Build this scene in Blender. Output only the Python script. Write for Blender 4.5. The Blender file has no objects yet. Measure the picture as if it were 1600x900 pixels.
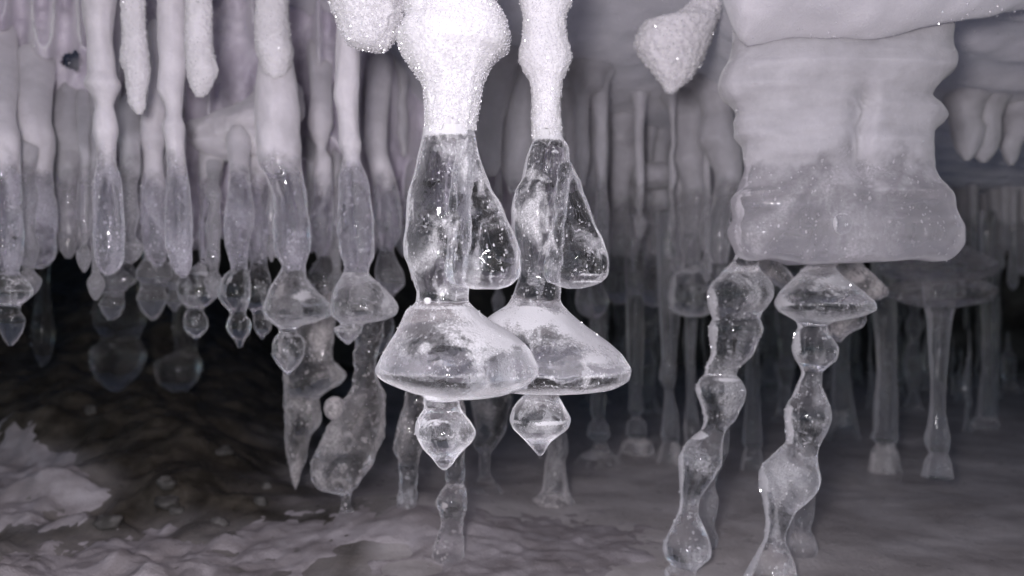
import bpy, math, random
import numpy as np
random.seed(7)
RNG = np.random.default_rng(7)
C = bpy.context.scene.collection
S = bpy.context.scene

# ------------------------------------------------------------------ camera
F = 1330.0                                   # focal length in photo pixels (1600 wide)
cd = bpy.data.cameras.new('camera'); cam = bpy.data.objects.new('camera', cd); C.objects.link(cam)
cd.sensor_width = 36.0; cd.lens = 36.0 * F / 1600.0
cd.clip_start = 0.01; cd.clip_end = 60
cam.location = (0, 0, 0); cam.rotation_euler = (math.pi / 2, 0, 0)
cd.dof.use_dof = True; cd.dof.focus_distance = 0.57; cd.dof.aperture_fstop = 5.5
S.camera = cam

# ------------------------------------------------------------------ dim unseen sky added as fill from the open side behind the camera
W = bpy.data.worlds.new('World'); S.world = W; W.use_nodes = True
wn = W.node_tree.nodes; wl = W.node_tree.links
sky = wn.new('ShaderNodeTexSky'); sky.sky_type = 'NISHITA'; sky.sun_disc = False
sky.sun_elevation = math.radians(32.0); sky.sun_rotation = math.radians(20); sky.dust_density = 0.2; sky.ozone_density = 4.0
wl.new(sky.outputs[0], wn['Background'].inputs[0]); wn['Background'].inputs[1].default_value = 0.08

# ------------------------------------------------------------------ the camera's flash, the only lamp of the photograph
ld = bpy.data.lights.new('camera_flash', 'SPOT'); ld.energy = 19.5
ld.spot_size = math.radians(150); ld.spot_blend = 0.6; ld.shadow_soft_size = 0.038
ld.color = (0.995, 0.948, 1.0)
fl = bpy.data.objects.new('camera_flash', ld); C.objects.link(fl)
fl.location = (-0.055, -0.02, 0.04); fl.rotation_euler = (math.pi / 2, 0, 0)

S.view_settings.view_transform = 'Standard'; S.view_settings.look = 'None'
S.view_settings.exposure = 0; S.view_settings.gamma = 1
S.render.engine = 'CYCLES'
cy = S.cycles
cy.max_bounces = 22; cy.transmission_bounces = 18; cy.glossy_bounces = 8; cy.diffuse_bounces = 3
cy.transparent_max_bounces = 24; cy.sample_clamp_indirect = 25.0; cy.blur_glossy = 0.3
cy.caustics_reflective = True; cy.caustics_refractive = True
try:
    cy.use_denoising = True; cy.denoiser = 'OPENIMAGEDENOISE'
except Exception:
    pass

# ------------------------------------------------------------------ numeric helpers
def P(x, y, d):
    return np.array([(x - 800.0) / F * d, d, (450.0 - y) / F * d])

def _hash(i, j, k, s):
    n = (i * 374761393 + j * 668265263 + k * 2147483647 + s * 1274126177) & 0xffffffff
    n = ((n ^ (n >> 13)) * 1274126177) & 0xffffffff
    n = ((n ^ (n >> 16)) * 2246822519) & 0xffffffff
    return ((n ^ (n >> 15)) & 0xffff) / 65535.0 * 2 - 1

def vnoise(p, s=0):                           # smooth value noise of an (n,3) array, -1..1
    f = np.floor(p); t = p - f; t = t * t * t * (t * (t * 6 - 15) + 10)
    f = f.astype(np.int64); r = 0
    for a in (0, 1):
        for b in (0, 1):
            for c in (0, 1):
                w = (t[:, 0] if a else 1 - t[:, 0]) * (t[:, 1] if b else 1 - t[:, 1]) * (t[:, 2] if c else 1 - t[:, 2])
                r = r + w * _hash(f[:, 0] + a, f[:, 1] + b, f[:, 2] + c, s)
    return r

def fbm(p, s=0, o=4, g=0.5):
    r = 0; a = 1.0
    for k in range(o):
        r = r + a * vnoise(p * (2.03 ** k), s + 17 * k); a *= g
    return r

def sstep(a, b, x):
    t = np.clip((x - a) / (b - a), 0, 1); return t * t * (3 - 2 * t)

def pchip(x, y, q):
    x = np.asarray(x, float); y = np.asarray(y, float)
    h = np.diff(x); dl = np.diff(y) / h; m = np.zeros(len(x))
    for i in range(1, len(x) - 1):
        if dl[i - 1] * dl[i] > 0:
            w1 = 2 * h[i] + h[i - 1]; w2 = h[i] + 2 * h[i - 1]
            m[i] = (w1 + w2) / (w1 / dl[i - 1] + w2 / dl[i])
    m[0] = dl[0]; m[-1] = dl[-1]
    k = np.clip(np.searchsorted(x, q) - 1, 0, len(x) - 2); t = (q - x[k]) / h[k]
    return ((1 + 2 * t) * (1 - t) ** 2 * y[k] + t * (1 - t) ** 2 * h[k] * m[k] + t * t * (3 - 2 * t) * y[k + 1] + t * t * (t - 1) * h[k] * m[k + 1])

# ------------------------------------------------------------------ materials
def new_mat(name):
    m = bpy.data.materials.new(name); m.use_nodes = True
    nt = m.node_tree; nt.nodes.clear()
    return m, nt, nt.nodes.new('ShaderNodeOutputMaterial')

class N:
    def __init__(s, nt): s.nt = nt
    def add(s, t, **kw):
        n = s.nt.nodes.new(t)
        for k, v in kw.items():
            if k.startswith('i_'):
                key = k[2:]; key = int(key) if key.isdigit() else key.replace('_', ' ')
                n.inputs[key].default_value = v
            else: setattr(n, k, v)
        return n
    def link(s, a, b): s.nt.links.new(a, b)
    def math(s, op, a, b=None, c=None, clamp=False):
        n = s.add('ShaderNodeMath', operation=op); n.use_clamp = clamp
        for i, v in enumerate((a, b, c)):
            if v is None: continue
            if isinstance(v, (int, float)): n.inputs[i].default_value = v
            else: s.link(v, n.inputs[i])
        return n.outputs[0]
    def noise(s, scale, detail=3, rough=0.55, vec=None, dist=0.0):
        n = s.add('ShaderNodeTexNoise'); n.inputs['Scale'].default_value = scale
        n.inputs['Detail'].default_value = detail; n.inputs['Roughness'].default_value = rough
        n.inputs['Distortion'].default_value = dist
        if vec is not None: s.link(vec, n.inputs['Vector'])
        return n.outputs['Fac']
    def ramp(s, fac, lo, hi, a=0.0, b=1.0):
        n = s.add('ShaderNodeMapRange'); n.interpolation_type = 'SMOOTHSTEP'
        s.link(fac, n.inputs[0])
        for i, v in zip((1, 2, 3, 4), (lo, hi, a, b)): n.inputs[i].default_value = v
        return n.outputs[0]
    def mix(s, fac, a, b):
        n = s.add('ShaderNodeMixShader')
        if isinstance(fac, (int, float)): n.inputs[0].default_value = fac
        else: s.link(fac, n.inputs[0])
        s.link(a, n.inputs[1]); s.link(b, n.inputs[2]); return n.outputs[0]
    def mixc(s, fac, a, b):
        n = s.add('ShaderNodeMix', data_type='RGBA')
        if isinstance(fac, (int, float)): n.inputs[0].default_value = fac
        else: s.link(fac, n.inputs[0])
        for i, v in ((6, a), (7, b)):
            if isinstance(v, tuple): n.inputs[i].default_value = (*v, 1)
            else: s.link(v, n.inputs[i])
        return n.outputs[2]

def ice_mat(name, milk=0.1, rim=0.3, rough=0.02, bump=0.1, scale=380.0, freeze=None, tint=(0.80, 0.78, 0.82),
            frost_col=(0.62, 0.60, 0.64), thru=0.0, bubble_glints=0.6, rime_glint=1.0, clouds=0.25, bscale=620.0, sheen=0.35, veil=(.44, .66), famp=0.05, fsc=45.0):
    """clear ice: glass with bubble dots, cloudy veils and ledges whitened as hoar and caught light; above the freeze line (metres) it is opaque frost."""
    m, nt, out = new_mat(name); n = N(nt)
    geo = n.add('ShaderNodeNewGeometry'); pos = geo.outputs['Position']
    mp = n.add('ShaderNodeMapping'); mp.inputs['Scale'].default_value = (1, 1, 0.6); n.link(pos, mp.inputs[0])
    nb = n.noise(scale, 3, 0.55, mp.outputs[0]); nb2 = n.noise(scale * 0.2, 2, 0.5, pos)
    patch = n.ramp(n.noise(scale * 0.13, 3, 0.6, pos), 0.44, 0.60, 0.04, 1.0)
    h = n.math('ADD', n.math('MULTIPLY', n.math('MULTIPLY', nb, 0.55), patch), n.math('MULTIPLY', nb2, 1.2))
    bp = n.add('ShaderNodeBump'); bp.inputs['Strength'].default_value = bump; bp.inputs['Distance'].default_value = 0.004
    n.link(h, bp.inputs['Height'])
    gl = n.add('ShaderNodeBsdfGlass'); gl.inputs['IOR'].default_value = 1.31; gl.inputs['Color'].default_value = (0.985, 0.987, 0.992, 1)
    rg = n.ramp(n.noise(scale * 0.2, 3, 0.6, pos), 0.52, 0.7, rough, rough + 0.08); n.link(rg, gl.inputs['Roughness'])
    n.link(bp.outputs[0], gl.inputs['Normal'])
    clear = gl.outputs[0]
    if thru > 0:
        tr = n.add('ShaderNodeBsdfTransparent'); tr.inputs[0].default_value = (0.95, 0.95, 0.96, 1)
        clear = n.mix(thru, clear, tr.outputs[0])
    bp3 = n.add('ShaderNodeBump'); bp3.inputs['Strength'].default_value = 0.5; bp3.inputs['Distance'].default_value = 0.003
    n.link(n.noise(scale * 2.2, 3, 0.65, pos), bp3.inputs['Height'])
    tl = n.add('ShaderNodeBsdfTranslucent'); tl.inputs[0].default_value = (*tint, 1)
    ss = n.add('ShaderNodeBsdfPrincipled'); ss.inputs['Base Color'].default_value = (*tint, 1); ss.inputs['Roughness'].default_value = 0.5
    ss.inputs['Specular IOR Level'].default_value = 0.1; n.link(bp3.outputs[0], ss.inputs['Normal'])
    milk_s = n.mix(0.4, ss.outputs[0], tl.outputs[0])
    she = n.add('ShaderNodeBsdfSheen'); she.inputs['Roughness'].default_value = 0.42; she.inputs[0].default_value = (sheen, sheen * .985, sheen * 1.02, 1)
    lw = n.add('ShaderNodeLayerWeight'); lw.inputs['Blend'].default_value = 0.5
    fz = n.math('POWER', lw.outputs['Facing'], 5.0)  # edges whitened by view angle, standing in for light scattered at the rim
    # round bubble dots of several sizes, in swarms, also painted white as glints
    vo = n.add('ShaderNodeTexVoronoi'); vo.inputs['Scale'].default_value = bscale; vo.inputs['Randomness'].default_value = 1.0
    wv = n.add('ShaderNodeVectorMath', operation='ADD'); n.link(mp.outputs[0], wv.inputs[0])
    wn_ = n.add('ShaderNodeTexNoise'); wn_.inputs['Scale'].default_value = bscale * 0.8; n.link(pos, wn_.inputs['Vector'])
    ws = n.add('ShaderNodeVectorMath', operation='SCALE'); ws.inputs['Scale'].default_value = 1.1 / bscale; n.link(wn_.outputs['Color'], ws.inputs[0]); n.link(ws.outputs[0], wv.inputs[1])
    n.link(wv.outputs[0], vo.inputs['Vector'])
    vs = n.add('ShaderNodeSeparateColor'); n.link(vo.outputs['Color'], vs.inputs[0])
    dot = n.math('LESS_THAN', vo.outputs['Distance'], n.math('MULTIPLY', n.math('POWER', vs.outputs[0], 5.0), 0.5))
    swarm = n.ramp(n.noise(scale * 0.16, 3, 0.6, pos), 0.40, 0.56, 0.0, bubble_glints)
    bub = n.math('MULTIPLY', dot, swarm)
    veil = n.math('MULTIPLY', n.ramp(n.noise(scale * 0.085, 4, 0.62, mp.outputs[0], 0.6), veil[0], veil[1], 0.0, clouds), n.ramp(n.noise(scale * 2.4, 3, 0.7, pos), 0.36, 0.64, 0.55, 1.25))
    at = n.add('ShaderNodeAttribute'); at.attribute_name = 'rime_glint'
    rm = n.math('MULTIPLY', n.ramp(n.math('ADD', at.outputs['Fac'], n.math('MULTIPLY', n.math('SUBTRACT', n.noise(scale * 1.3, 4, 0.7, pos), 0.5), 0.7)), 0.26, 0.62), rime_glint)  # whitens ledges and rims as frost and as painted caught light
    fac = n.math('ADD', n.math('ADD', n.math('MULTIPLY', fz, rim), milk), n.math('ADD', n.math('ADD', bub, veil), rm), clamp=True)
    adds = n.add('ShaderNodeAddShader'); n.link(clear, adds.inputs[0]); n.link(she.outputs[0], adds.inputs[1])
    sh = n.mix(fac, adds.outputs[0], milk_s)
    if freeze is not None:
        sp = n.add('ShaderNodeSeparateXYZ'); n.link(pos, sp.inputs[0])
        z = n.math('ADD', sp.outputs[2], n.math('MULTIPLY', n.math('SUBTRACT', n.noise(fsc, 4, 0.6, pos), 0.5), famp))
        fr = n.ramp(z, freeze - 0.016, freeze + 0.014, 0.0, 0.93)
        fd = n.add('ShaderNodeBsdfPrincipled'); fd.inputs['Roughness'].default_value = 0.5
        n.link(n.mixc(n.noise(38, 5, 0.65, pos), tuple(c * 0.6 for c in frost_col), tuple(min(1, c * 1.15) for c in frost_col)), fd.inputs['Base Color'])
        fd.inputs['Specular IOR Level'].default_value = 0.2
        fd.inputs['Subsurface Weight'].default_value = 0.9; fd.inputs['Subsurface Radius'].default_value = (.010, .010, .011); fd.inputs['Subsurface Scale'].default_value = 1.0
        fd.inputs['Sheen Weight'].default_value = 0.35; fd.inputs['Sheen Roughness'].default_value = 0.4
        bp2 = n.add('ShaderNodeBump'); bp2.inputs['Strength'].default_value = 0.3; bp2.inputs['Distance'].default_value = 0.003
        n.link(n.noise(260, 5, 0.65, pos), bp2.inputs['Height']); n.link(bp2.outputs[0], fd.inputs['Normal'])
        ft = n.add('ShaderNodeBsdfTranslucent'); ft.inputs[0].default_value = (*frost_col, 1)
        sh = n.mix(fr, sh, n.mix(0.08, fd.outputs[0], ft.outputs[0]))
    n.link(sh, out.inputs[0])
    return m

def frost_mat(name, col=(0.86, 0.84, 0.87), var=0.8, rough=0.7, nscale=70, bump=0.5, bscale=1300, spec=0.3, col2=None, trans=0.12, sss=0, sheen=0.0):
    m, nt, out = new_mat(name); n = N(nt)
    geo = n.add('ShaderNodeNewGeometry'); pos = geo.outputs['Position']
    bs = n.add('ShaderNodeBsdfPrincipled'); bs.inputs['Roughness'].default_value = rough
    bs.inputs['Specular IOR Level'].default_value = spec
    if sss: bs.inputs['Subsurface Weight'].default_value = 0.9; bs.inputs['Subsurface Radius'].default_value = (sss, sss, sss * 1.1); bs.inputs['Subsurface Scale'].default_value = 1.0
    bs.inputs['Sheen Weight'].default_value = sheen; bs.inputs['Sheen Roughness'].default_value = 0.45
    c2 = col2 or tuple(c * var for c in col)
    n.link(n.mixc(n.ramp(n.noise(nscale, 5, 0.6, pos, 0.4), 0.35, 0.68), c2, col), bs.inputs['Base Color'])
    bp = n.add('ShaderNodeBump'); bp.inputs['Strength'].default_value = bump; bp.inputs['Distance'].default_value = 0.002
    n.link(n.noise(bscale, 3, 0.65, pos), bp.inputs['Height']); n.link(bp.outputs[0], bs.inputs['Normal'])
    tl = n.add('ShaderNodeBsdfTranslucent'); tl.inputs[0].default_value = (*col, 1)
    n.link(n.mix(trans, bs.outputs[0], tl.outputs[0]), out.inputs[0])
    return m

M = {}
M['clear_front'] = ice_mat('clear_front_ice', milk=0.015, rim=0.1, rough=0.0, bump=0.18, scale=420, bubble_glints=0.85, rime_glint=1.0, clouds=0.7, veil=(.52, .66), tint=(0.93, 0.92, 0.95), bscale=760, sheen=0.6)
M['clear'] = ice_mat('clear_ice', milk=0.015, rim=0.22, rough=0.0, bump=0.22, scale=300, thru=0.05, bubble_glints=0.7, rime_glint=0.8, clouds=0.5, veil=(.50, .68), tint=(0.88, 0.86, 0.89), sheen=0.45)
M['clear_drop'] = ice_mat('sparkling_drop_ice', milk=0.015, rim=0.2, rough=0.0, bump=0.22, scale=520, bubble_glints=1.0, rime_glint=0.8, clouds=0.5, veil=(.50, .62), tint=(0.93, 0.92, 0.95), bscale=1000, sheen=0.9)  # dense white dots painted in as the drop's sparkle
M['icicle'] = ice_mat('rimed_icicle_ice', milk=0.06, rim=0.3, rough=0.0, bump=0.36, bscale=520, veil=(.5, .68), scale=330, freeze=0.118, thru=0.1,
                      frost_col=(0.83, 0.79, 0.84), tint=(0.80, 0.77, 0.86), bubble_glints=0.9, rime_glint=0.4, clouds=0.5, sheen=0.6)
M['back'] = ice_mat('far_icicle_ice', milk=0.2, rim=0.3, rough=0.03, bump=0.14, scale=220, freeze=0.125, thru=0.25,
                    frost_col=(0.62, 0.60, 0.64), tint=(0.66, 0.64, 0.67), rime_glint=0.3, bubble_glints=0.4, sheen=0.5)
M['dim'] = ice_mat('grey_clear_ice', milk=0.08, rim=0.35, rough=0.012, bump=0.12, scale=220, thru=0.2, tint=(0.64, 0.62, 0.65), rime_glint=0.4, clouds=0.16, bubble_glints=0.4, sheen=0.32)
M['faint'] = ice_mat('dark_clear_ice', milk=0.03, rim=0.08, rough=0.03, bump=0.12, scale=220, thru=0.4, tint=(0.4, 0.37, 0.36), rime_glint=0.2, clouds=0.1, bubble_glints=0.3, sheen=0.03)
M['block'] = ice_mat('milky_ice', milk=0.30, rim=0.3, rough=0.0, bump=0.24, scale=170, freeze=0.094, famp=0.16, fsc=24.0, bscale=420, thru=0.05,
                     frost_col=(0.55, 0.53, 0.565), tint=(0.74, 0.71, 0.755), bubble_glints=0.5, rime_glint=0.7, clouds=0.4, sheen=0.5)
M['grey'] = ice_mat('cloudy_grey_ice', milk=0.05, rim=0.25, rough=0.0, bump=0.24, scale=190, thru=0.12, tint=(0.76, 0.71, 0.71), rime_glint=0.6, clouds=0.7, veil=(.48, .66), bubble_glints=0.9, bscale=420, sheen=0.45)
M['frost'] = frost_mat('white_frost', col=(0.76, 0.74, 0.775), var=0.9, bump=0.25, bscale=900, trans=0.1, sss=.004, sheen=.3)
M['rime_glint'] = frost_mat('grey_rime', col=(0.82, 0.79, 0.83), var=0.88, nscale=60, bump=0.35, sss=.005, sheen=.3)
M['ceiling'] = frost_mat('frosted_ceiling_ice', col=(0.78, 0.745, 0.79), var=0.82, nscale=12, bump=0.35, bscale=500, sss=.008, sheen=.4)
M['wall'] = frost_mat('ice_wall_ice', col=(0.80, 0.75, 0.83), col2=(0.52, 0.47, 0.56), nscale=11, bump=0.15, bscale=160, rough=0.45, sss=.010, sheen=.4)
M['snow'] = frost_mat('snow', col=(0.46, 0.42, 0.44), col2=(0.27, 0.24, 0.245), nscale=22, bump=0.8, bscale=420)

def crystal_mat():
    m, nt, out = new_mat('frost_crystal'); n = N(nt)
    g = n.add('ShaderNodeBsdfGlossy'); g.inputs['Roughness'].default_value = 0.13; g.inputs[0].default_value = (0.95, 0.94, 0.97, 1)
    d = n.add('ShaderNodeBsdfDiffuse'); d.inputs[0].default_value = (0.85, 0.83, 0.87, 1)
    n.link(n.mix(0.5, d.outputs[0], g.outputs[0]), out.inputs[0]); return m
M['crystal'] = crystal_mat()

def ground_mat():
    m, nt, out = new_mat('frozen_ground'); n = N(nt)
    geo = n.add('ShaderNodeNewGeometry'); pos = geo.outputs['Position']
    at = n.add('ShaderNodeAttribute'); at.attribute_name = 'icy'
    mud = n.mixc(n.ramp(n.noise(26, 6, 0.65, pos), 0.35, 0.7), (0.022, 0.018, 0.013), (0.075, 0.063, 0.05))
    ice = n.mixc(n.ramp(n.noise(9, 6, 0.62, pos, 0.6), 0.3, 0.72), (0.33, 0.30, 0.295), (0.52, 0.485, 0.485))
    bs = n.add('ShaderNodeBsdfPrincipled'); n.link(n.mixc(at.outputs['Fac'], mud, ice), bs.inputs['Base Color'])
    n.link(n.ramp(n.noise(40, 4, 0.6, pos), 0.3, 0.7, 0.25, 0.6), bs.inputs['Roughness'])
    bs.inputs['Specular IOR Level'].default_value = 0.35
    bp = n.add('ShaderNodeBump'); bp.inputs['Strength'].default_value = 0.35; bp.inputs['Distance'].default_value = 0.004
    n.link(n.noise(180, 6, 0.65, pos), bp.inputs['Height']); n.link(bp.outputs[0], bs.inputs['Normal'])
    n.link(bs.outputs[0], out.inputs[0]); return m
M['ground'] = ground_mat()
M['rock'] = frost_mat('dark_rock', col=(0.075, 0.068, 0.064), col2=(0.02, 0.018, 0.018), nscale=8, bump=0.8, bscale=90, rough=0.5)
M['stone'] = frost_mat('stone', col=(0.13, 0.12, 0.115), col2=(0.06, 0.055, 0.05), nscale=60, bump=0.5, bscale=400, rough=0.55)

# ------------------------------------------------------------------ object helpers
def mesh_obj(name, v, f, mat, parent=None, origin=(0, 0, 0), smooth=True, normals=None):
    me = bpy.data.meshes.new(name)
    o = np.asarray(origin, float)
    me.from_pydata((np.asarray(v) - o).tolist(), [], f if isinstance(f, list) else f.tolist())
    me.polygons.foreach_set('use_smooth', [smooth] * len(me.polygons))
    me.update()
    if normals is not None: me.normals_split_custom_set_from_vertices(np.asarray(normals).tolist())
    me.materials.append(M[mat])
    ob = bpy.data.objects.new(name, me); C.objects.link(ob)
    if parent is not None: ob.parent = parent
    else: ob.location = o
    return ob

def tag(o, label=None, cat=None, group=None, kind=None):
    if label: o['label'] = label
    if cat: o['category'] = cat
    if group: o['group'] = group
    if kind: o['kind'] = kind
    elif cat: o['kind'] = 'thing'
    return o

def zceil(x, y):
    x = np.asarray(x, float); y = np.asarray(y, float); sh = x.shape
    px = 800 + x / np.maximum(y, .3) * F
    zl = np.interp(y, [-2, 0, .4, .7, 1.0, 1.4, 2.8], [.6, .42, .345, .31, .262, .205, .17])
    zw = np.interp(y, [-2, 0, .4, .7, 1.0, 1.4, 2.8], [.6, .42, .36, .345, .34, .205, .17])
    w2 = sstep(680, 560, px); zl = zl * (1 - w2) + zw * w2
    edge = np.interp(px, [900, 1060, 1140, 1370, 1480, 1600, 1800], [0, 22, 66, 62, 34, 4, -40])
    ze = (450 - edge) / F * .68
    k1 = sstep(.575, .675, y); k2 = sstep(.655, .80, y)
    zr = np.interp(y, [-2, 0, .3, .58], [.6, .40, .29, .245]) * (1 - k1) + ze * k1
    zb = np.interp(y, [.7, .85, 1.0, 1.25, 1.7, 2.8], [.262, .25, .228, .20, .19, .17])
    zr = zr * (1 - k2) + zb * k2
    w = sstep(1060, 1170, px)
    z = zl * (1 - w) + zr * w
    p = np.stack([x, y, 0 * x], -1).reshape(-1, 3)
    b = fbm(p * np.array([4, 4, 1]), 3, 3).reshape(sh) * .010
    q = y * 1.2 - x * .42 + .012 * fbm(p * 9, 8, 2).reshape(sh)                   # ridges that run up to the right
    rid = (np.sin(q * 70) * .5 + .5) ** 1.5 * .006 * w
    fine = fbm(p * 42, 12, 3).reshape(sh) * .0017
    return z + b * (1 - .6 * w) - rid + fine

def lathe(rows, d, ratio=1.0, nseg=48, step=1.6, wob=0.03, seed=0, power=2.0, rough=0.0, rfreq=600.0, tilt=0.0):
    rows = sorted(rows); y = np.array([r[0] for r in rows], float)
    q = np.linspace(y[0], y[-1], max(6, int((y[-1] - y[0]) / step)))
    # denser towards both ends so that tips round off
    xl = pchip(y, [r[1] for r in rows], q); xr = pchip(y, [r[2] for r in rows], q)
    cx = (xl + xr) / 2; hw = np.maximum((xr - xl) / 2, .15)
    n = len(q); th = np.arange(nseg) / nseg * 2 * math.pi
    c, s = np.cos(th), np.sin(th)
    if power != 2.0:
        c = np.sign(c) * np.abs(c) ** (2 / power); s = np.sign(s) * np.abs(s) ** (2 / power)
    pz = (450 - q) / F * d; px = (cx - 800) / F * d; r = hw / F * d
    R = r[:, None] * np.ones((1, nseg))
    if wob > 0:
        pp = np.stack(np.broadcast_arrays(np.cos(th)[None] * 1.3 + seed * 7.1, np.sin(th)[None] * 1.3, pz[:, None] * 28), -1).reshape(-1, 3)
        R = R * (1 + wob * fbm(pp, seed, 3).reshape(n, nseg))
    X = px[:, None] + R * c[None]; Y = d + R * s[None] * ratio + tilt * (pz - pz[0])[:, None]
    Z = np.repeat(pz[:, None], nseg, 1)
    v = np.stack([X, Y, Z], -1).reshape(-1, 3)
    if rough > 0:
        nrm = np.stack([np.broadcast_to(c, (n, nseg)), np.broadcast_to(s, (n, nseg)), 0 * X], -1).reshape(-1, 3)
        g = fbm(v * rfreq, seed + 5, 3, .6)
        v = v + nrm * (g * rough)[:, None]; v[:, 2] += vnoise(v * rfreq, seed + 9) * rough * .6
    return v, n, nseg, q

def grid_faces(n, m, a=0, b=None, base=0):
    b = n - 1 if b is None else b
    i = np.arange(a, b)[:, None]; j = np.arange(m)[None]; k = (j + 1) % m
    return (np.stack(np.broadcast_arrays(i * m + j, (i + 1) * m + j, (i + 1) * m + k, i * m + k), -1).reshape(-1, 4) - base)

def vert_normals(v, f):
    nv = np.zeros_like(v); a = v[f]
    fn = np.cross(a[:, 2] - a[:, 0], a[:, 3] - a[:, 1])
    for k in range(4): np.add.at(nv, f[:, k], fn)
    return nv / np.maximum(np.linalg.norm(nv, axis=1, keepdims=True), 1e-12)

def crystals(name, pts, nrm, size, parent, origin=(0, 0, 0), mat='crystal', flat=0.8):
    """a scatter of small octahedral frost crystals, one joined mesh"""
    n = len(pts)
    base = np.array([[1, 0, 0], [-1, 0, 0], [0, 1, 0], [0, -1, 0], [0, 0, 1], [0, 0, -1]], float)
    tri = np.array([[0, 2, 4], [2, 1, 4], [1, 3, 4], [3, 0, 4], [2, 0, 5], [1, 2, 5], [3, 1, 5], [0, 3, 5]])
    a = RNG.normal(size=(n, 3)); a /= np.linalg.norm(a, axis=1, keepdims=True)
    t = RNG.normal(size=(n, 3)); b = np.cross(a, t); b /= np.linalg.norm(b, axis=1, keepdims=True); c = np.cross(a, b)
    sz = np.asarray(size) * RNG.uniform(.5, 1.5, n) if np.ndim(size) == 0 else size
    rot = np.stack([a, b, c * flat], 1)
    v = pts[:, None] + np.einsum('ij,njk->nik', base, rot) * sz[:, None, None]
    f = (tri[None] + (np.arange(n) * 6)[:, None, None]).reshape(-1, 3)
    o = mesh_obj(name, v.reshape(-1, 3), f, mat, parent, origin, smooth=False)
    o['kind'] = 'stuff'
    if parent is None: pass
    return o

NUM = [0]
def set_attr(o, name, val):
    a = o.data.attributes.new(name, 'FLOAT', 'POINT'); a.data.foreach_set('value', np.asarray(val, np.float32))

def rime_glint_mask(v, nrm, n, m, d):
    """hoar and caught light, painted white on upward ledges, sharp convex rims and left-facing sides"""
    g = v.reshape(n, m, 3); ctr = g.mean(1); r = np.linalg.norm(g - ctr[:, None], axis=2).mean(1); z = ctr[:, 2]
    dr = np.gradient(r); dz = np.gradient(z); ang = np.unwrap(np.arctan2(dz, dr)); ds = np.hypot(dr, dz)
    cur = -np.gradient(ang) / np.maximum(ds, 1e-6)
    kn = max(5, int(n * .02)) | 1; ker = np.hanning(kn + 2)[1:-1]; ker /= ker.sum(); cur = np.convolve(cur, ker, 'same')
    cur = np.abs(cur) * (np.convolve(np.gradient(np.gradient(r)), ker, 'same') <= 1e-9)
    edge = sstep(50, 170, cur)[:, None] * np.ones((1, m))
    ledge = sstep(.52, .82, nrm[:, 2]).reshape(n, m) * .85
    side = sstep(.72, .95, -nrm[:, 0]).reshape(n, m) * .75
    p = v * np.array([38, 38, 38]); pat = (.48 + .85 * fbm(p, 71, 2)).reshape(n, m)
    return np.clip(np.maximum.reduce([edge * .62, ledge, side]) * np.clip(np.maximum(pat, .55 + .4 * (side > .3)), 0, 1.2), 0, 1).ravel()

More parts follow.
